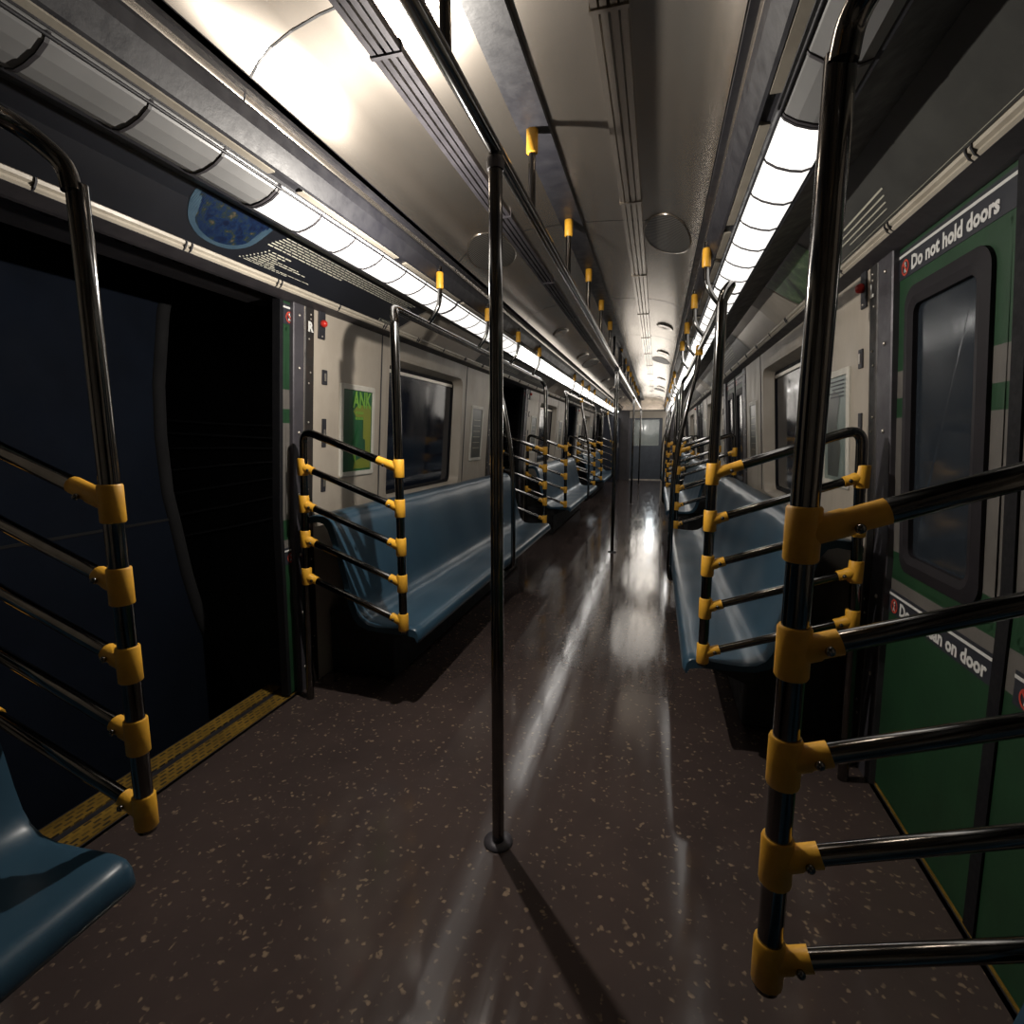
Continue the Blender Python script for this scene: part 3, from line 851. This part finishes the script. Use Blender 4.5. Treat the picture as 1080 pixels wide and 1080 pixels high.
# ceiling vents and speakers
for s in (-1,1):
    for k,c in enumerate((2.78,2.78+P,2.78+2*P)):
        root=empty('ceiling_vent',(s*.44,c,2.214))
        pts=[(.105*math.cos(a)*1.0,.24*math.sin(a)) for a in [2*PI*i/32 for i in range(32)]]
        def zc(x,y): 
            X=abs(s*.44+x); return interp(X,[0,.14,.27,.37,.45,.51,.552,.58],[2.26,2.257,2.248,2.234,2.214,2.190,2.16,2.128])-2.214-.003
        mb=MB(); n=32
        lo=[[(x*t,y*t,zc(x*t,0)) for x,y in pts] for t in (1,.75,.5,.25,.02)]
        mb.loft(lo,smooth=True); mb.build('grille','vent',root)
        MB().loft([[(x*1.03,y*1.02,zc(x*1.03,0)+.004) for x,y in pts],[(x*1.03,y*1.02,zc(x*1.03,0)-.002) for x,y in pts],[(x,y,zc(x,0)-.002) for x,y in pts]],smooth=True).build('rim','ceil',root)
        tag(root,f'oval slotted air vent in the ceiling, {ORD[k]} on the {SIDE[s]} side','ceiling vent','oval ceiling vents')
    for k,y in enumerate((4.92,6.4,9.2,10.7,13.4)):
        root=empty('ceiling_speaker',(s*.46,y,2.208))
        mb=MB(); pts=[(.07*math.cos(a),.10*math.sin(a)) for a in [2*PI*i/28 for i in range(28)]]
        tl=lambda x:-(abs(x) if 0 else x*s)*.35
        mb.loft([[(x*t,y_*t,tl(x*t)-.004-h) for x,y_ in pts] for t,h in ((1.05,-.006),(1,.006),(.9,.010),(.6,.006),(.3,.003),(.02,.002))],smooth=True)
        mb.build('dish','ceil',root)
        tag(root,f'{["first","second","third","fourth","fifth"][k]} small round ceiling speaker from the camera, {SIDE[s]} side','speaker','round ceiling speakers')

# ------------------------------------------------------------------ end wall
def endwall():
    DX0,DX1=-.33,.57
    mb=MB(); Y=Y1
    mb.box(-1.24,DX0-.0,Y,Y+.06,0,2.0).box(DX1,1.24,Y,Y+.06,0,2.0).box(DX0,DX1,Y,Y+.06,1.93,2.0)
    mb.box(-1.24,1.24,Y,Y+.06,2.0,2.25)
    w=mb.build('wall_back','backdark'); tag(w,'dark end bulkhead of the car around the end door','wall',kind='structure')
    MB().box(-.62,.92,Y-.02,Y,2.03,2.05).build('header_bar','steel',w)
    MB().box(-.36,.72,Y-.03,Y,1.80,2.0).build('header_panel','beige',w)
    MB().box(DX1,DX1+.10,Y-.04,Y,0,1.80).build('door_post','trimbeige',w)
    MB().box(DX0-.07,DX0,Y-.04,Y,0,1.80).build('door_post','jamb',w)
    d=empty('door_9',(0,Y+.02,0))
    z0,z1=1.0,1.75
    mb=MB().box(DX0,DX1,0,.035,.02,z0).box(DX0,DX1,0,.035,z1,1.93).box(DX0,DX0+.09,0,.035,z0,z1).box(DX1-.09,DX1,0,.035,z0,z1)
    mb.build('door_leaf','greydoor',d)
    MB().box(DX0+.09,DX1-.09,.012,.02,z0,z1).build('pane','endglass',d)
    MB().box(DX0+.05,DX0+.08,-.03,.0,.85,1.0).build('door_handle','steel',d)
    MB().box(DX0,DX1,-.06,-.02,.0,.02).build('threshold','steel',d)
    tag(d,'blue-grey end door with a tall clear window at the far end of the aisle','door',kind='structure')
    # next car's vestibule behind the window
    v=MB().box(-1.2,1.2,Y+.5,Y+3.5,-.05,0).box(-1.2,1.2,Y+.5,Y+3.5,2.2,2.22).box(-1.22,-1.2,Y+.06,Y+3.5,0,2.2).box(1.2,1.22,Y+.06,Y+3.5,0,2.2).box(-1.2,1.2,Y+3.5,Y+3.52,0,2.2)
    o=v.build('wall_next_car','white'); tag(o,'metal lined vestibule of the next car seen through the end door window','wall',kind='structure')
    l=MB().box(.35,.5,Y+.6,Y+2.9,2.15,2.19).build('vestibule_light','lens'); tag(l,'bright ceiling light of the next car behind the end door window','ceiling light')
    # cab box on the left of the end door
    c=empty('cab_cupboard',(-.80,15.35,0))
    MB().box(-.29,.16,-.5,.52,0,1.80).build('body','bluedoor',c,bevel=.01)
    MB().box(.16,.172,-.42,.45,.06,1.74).build('door','bluedoor',c,bevel=.004)
    MB().box(.172,.19,-.32,-.28,.95,1.08).build('handle','steel',c)
    tag(c,'tall dark blue cupboard standing left of the end door','cupboard')
    # rounded arch panel above
    pr=ceil_prof()
    mb=MB().prism([(x*.98,z) for x,z in pr][::-1]+[(-.58,2.02),(.58,2.02)][:0]+[(-.60,2.03),(.60,2.03)],Y-.04,Y-.02)
    trim(mb,'ceil','arched metal panel above the end door')
    b=MB().box(-1.24,1.24,Y0-.05,Y0,0,2.25).build('wall_front','beige'); tag(b,'beige end wall behind the camera','wall',kind='structure')
endwall()

# ------------------------------------------------------------------ tunnel outside the open left door
edge=[(2.10,2.9),(2.10,1.978),(2.059,1.838),(2.0,1.5),(1.985,1.25),(1.993,.979),(2.025,.785),(2.06,.55),(2.11,.33),(2.19,.08),(2.28,-.15),(2.40,-.45),(2.55,-.8)]
X0=-1.90
front=[(X0,y,z) for y,z in edge]+[(X0,-1.2,-.8),(X0,-1.2,2.9)]
back=[(X0-.35,y+.05,z) for y,z in edge]+[(X0-.35,-1.2,-.8),(X0-.35,-1.2,2.9)]
n=len(front); mb=MB().add(front+back,[tuple(range(n))]+[tuple(range(2*n-1,n-1,-1))]+[(i,(i+1)%n,(i+1)%n+n,i+n) for i in range(n)])
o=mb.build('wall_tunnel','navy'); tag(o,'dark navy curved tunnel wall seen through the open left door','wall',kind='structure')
sm=MB().box(X0-.004,X0+.004,-1.2,2.02,.838,.85); sm.build('panel_joint','void',o)
rim=MB(); rim.tube([(X0+.0,y+.03,z) for y,z in edge],.03,8); rim.build('rim','void',o)
o=MB().box(-3.0,-2.95,-3,19,-1,3.2).box(-3,-1.42,-3,19,-1.05,-1).build('floor_tunnel','void')
tag(o,'black tunnel bed and rock beyond the open doors','tunnel',kind='structure')
for i,z in enumerate((.55,.72,.86,1.0,1.14,1.26,1.38)):
    pts=[(-2.90,y,z+.03*math.sin(y*1.3+i)) for y in [1+.4*j for j in range(30)]]
    o=MB().tube(pts,.012,6).build('tunnel_cable','cable')
    tag(o,f'thin dark tunnel cable, {["lowest","second from bottom","third from bottom","middle","third from top","second from top","topmost"][i]} of the bundle','cable','cables on the tunnel wall')
for s in (1,):
    o=MB().box(2.0,2.05,-3,19,-1,3.2).build('wall_tunnel_right','void'); tag(o,'black tunnel rock outside the right windows','wall',kind='structure')

# ------------------------------------------------------------------ lights
def area(name,loc,sx,sy,power,color=(1,.93,.84),rot=(0,0,0)):
    l=bpy.data.lights.new(name,'AREA'); l.shape='RECTANGLE'; l.size=sx; l.size_y=sy; l.energy=power; l.color=color
    o=bpy.data.objects.new(name,l); o.location=loc; o.rotation_euler=rot; col.objects.link(o); return o
def point(name,loc,power,r=.03,color=(1,.93,.84)):
    l=bpy.data.lights.new(name,'POINT'); l.energy=power; l.shadow_soft_size=r; l.color=color
    o=bpy.data.objects.new(name,l); o.location=loc; col.objects.link(o); return o
point('lamp_near_doors',(-.30,1.74,1.765),52,.010)
for y,p in ((7.6,8),(11.2,12),(14.4,14)): point('fill_aisle',(.20,y,1.68),p,.38)  # added fill lights without fixtures, brightening the far ceiling and aisle
point('lamp_next_car',(.3,17.3,1.9),110,.1)

w=bpy.data.worlds.new('World'); scn.world=w; w.use_nodes=True
w.node_tree.nodes['Background'].inputs[0].default_value=(.02,.025,.04,1); w.node_tree.nodes['Background'].inputs[1].default_value=.03

# ------------------------------------------------------------------ camera
cam=bpy.data.cameras.new('camera'); cam.sensor_width=36; cam.lens=550/1080*36; cam.clip_start=.02
co=bpy.data.objects.new('camera',cam); col.objects.link(co); scn.camera=co
co.location=(.43,0,1.25); co.rotation_euler=(R(90-8.174),0,R(15.395))
vs=scn.view_settings
vs.view_transform='Standard'; vs.look='None'; vs.gamma=1; vs.use_curve_mapping=False; vs.exposure=0
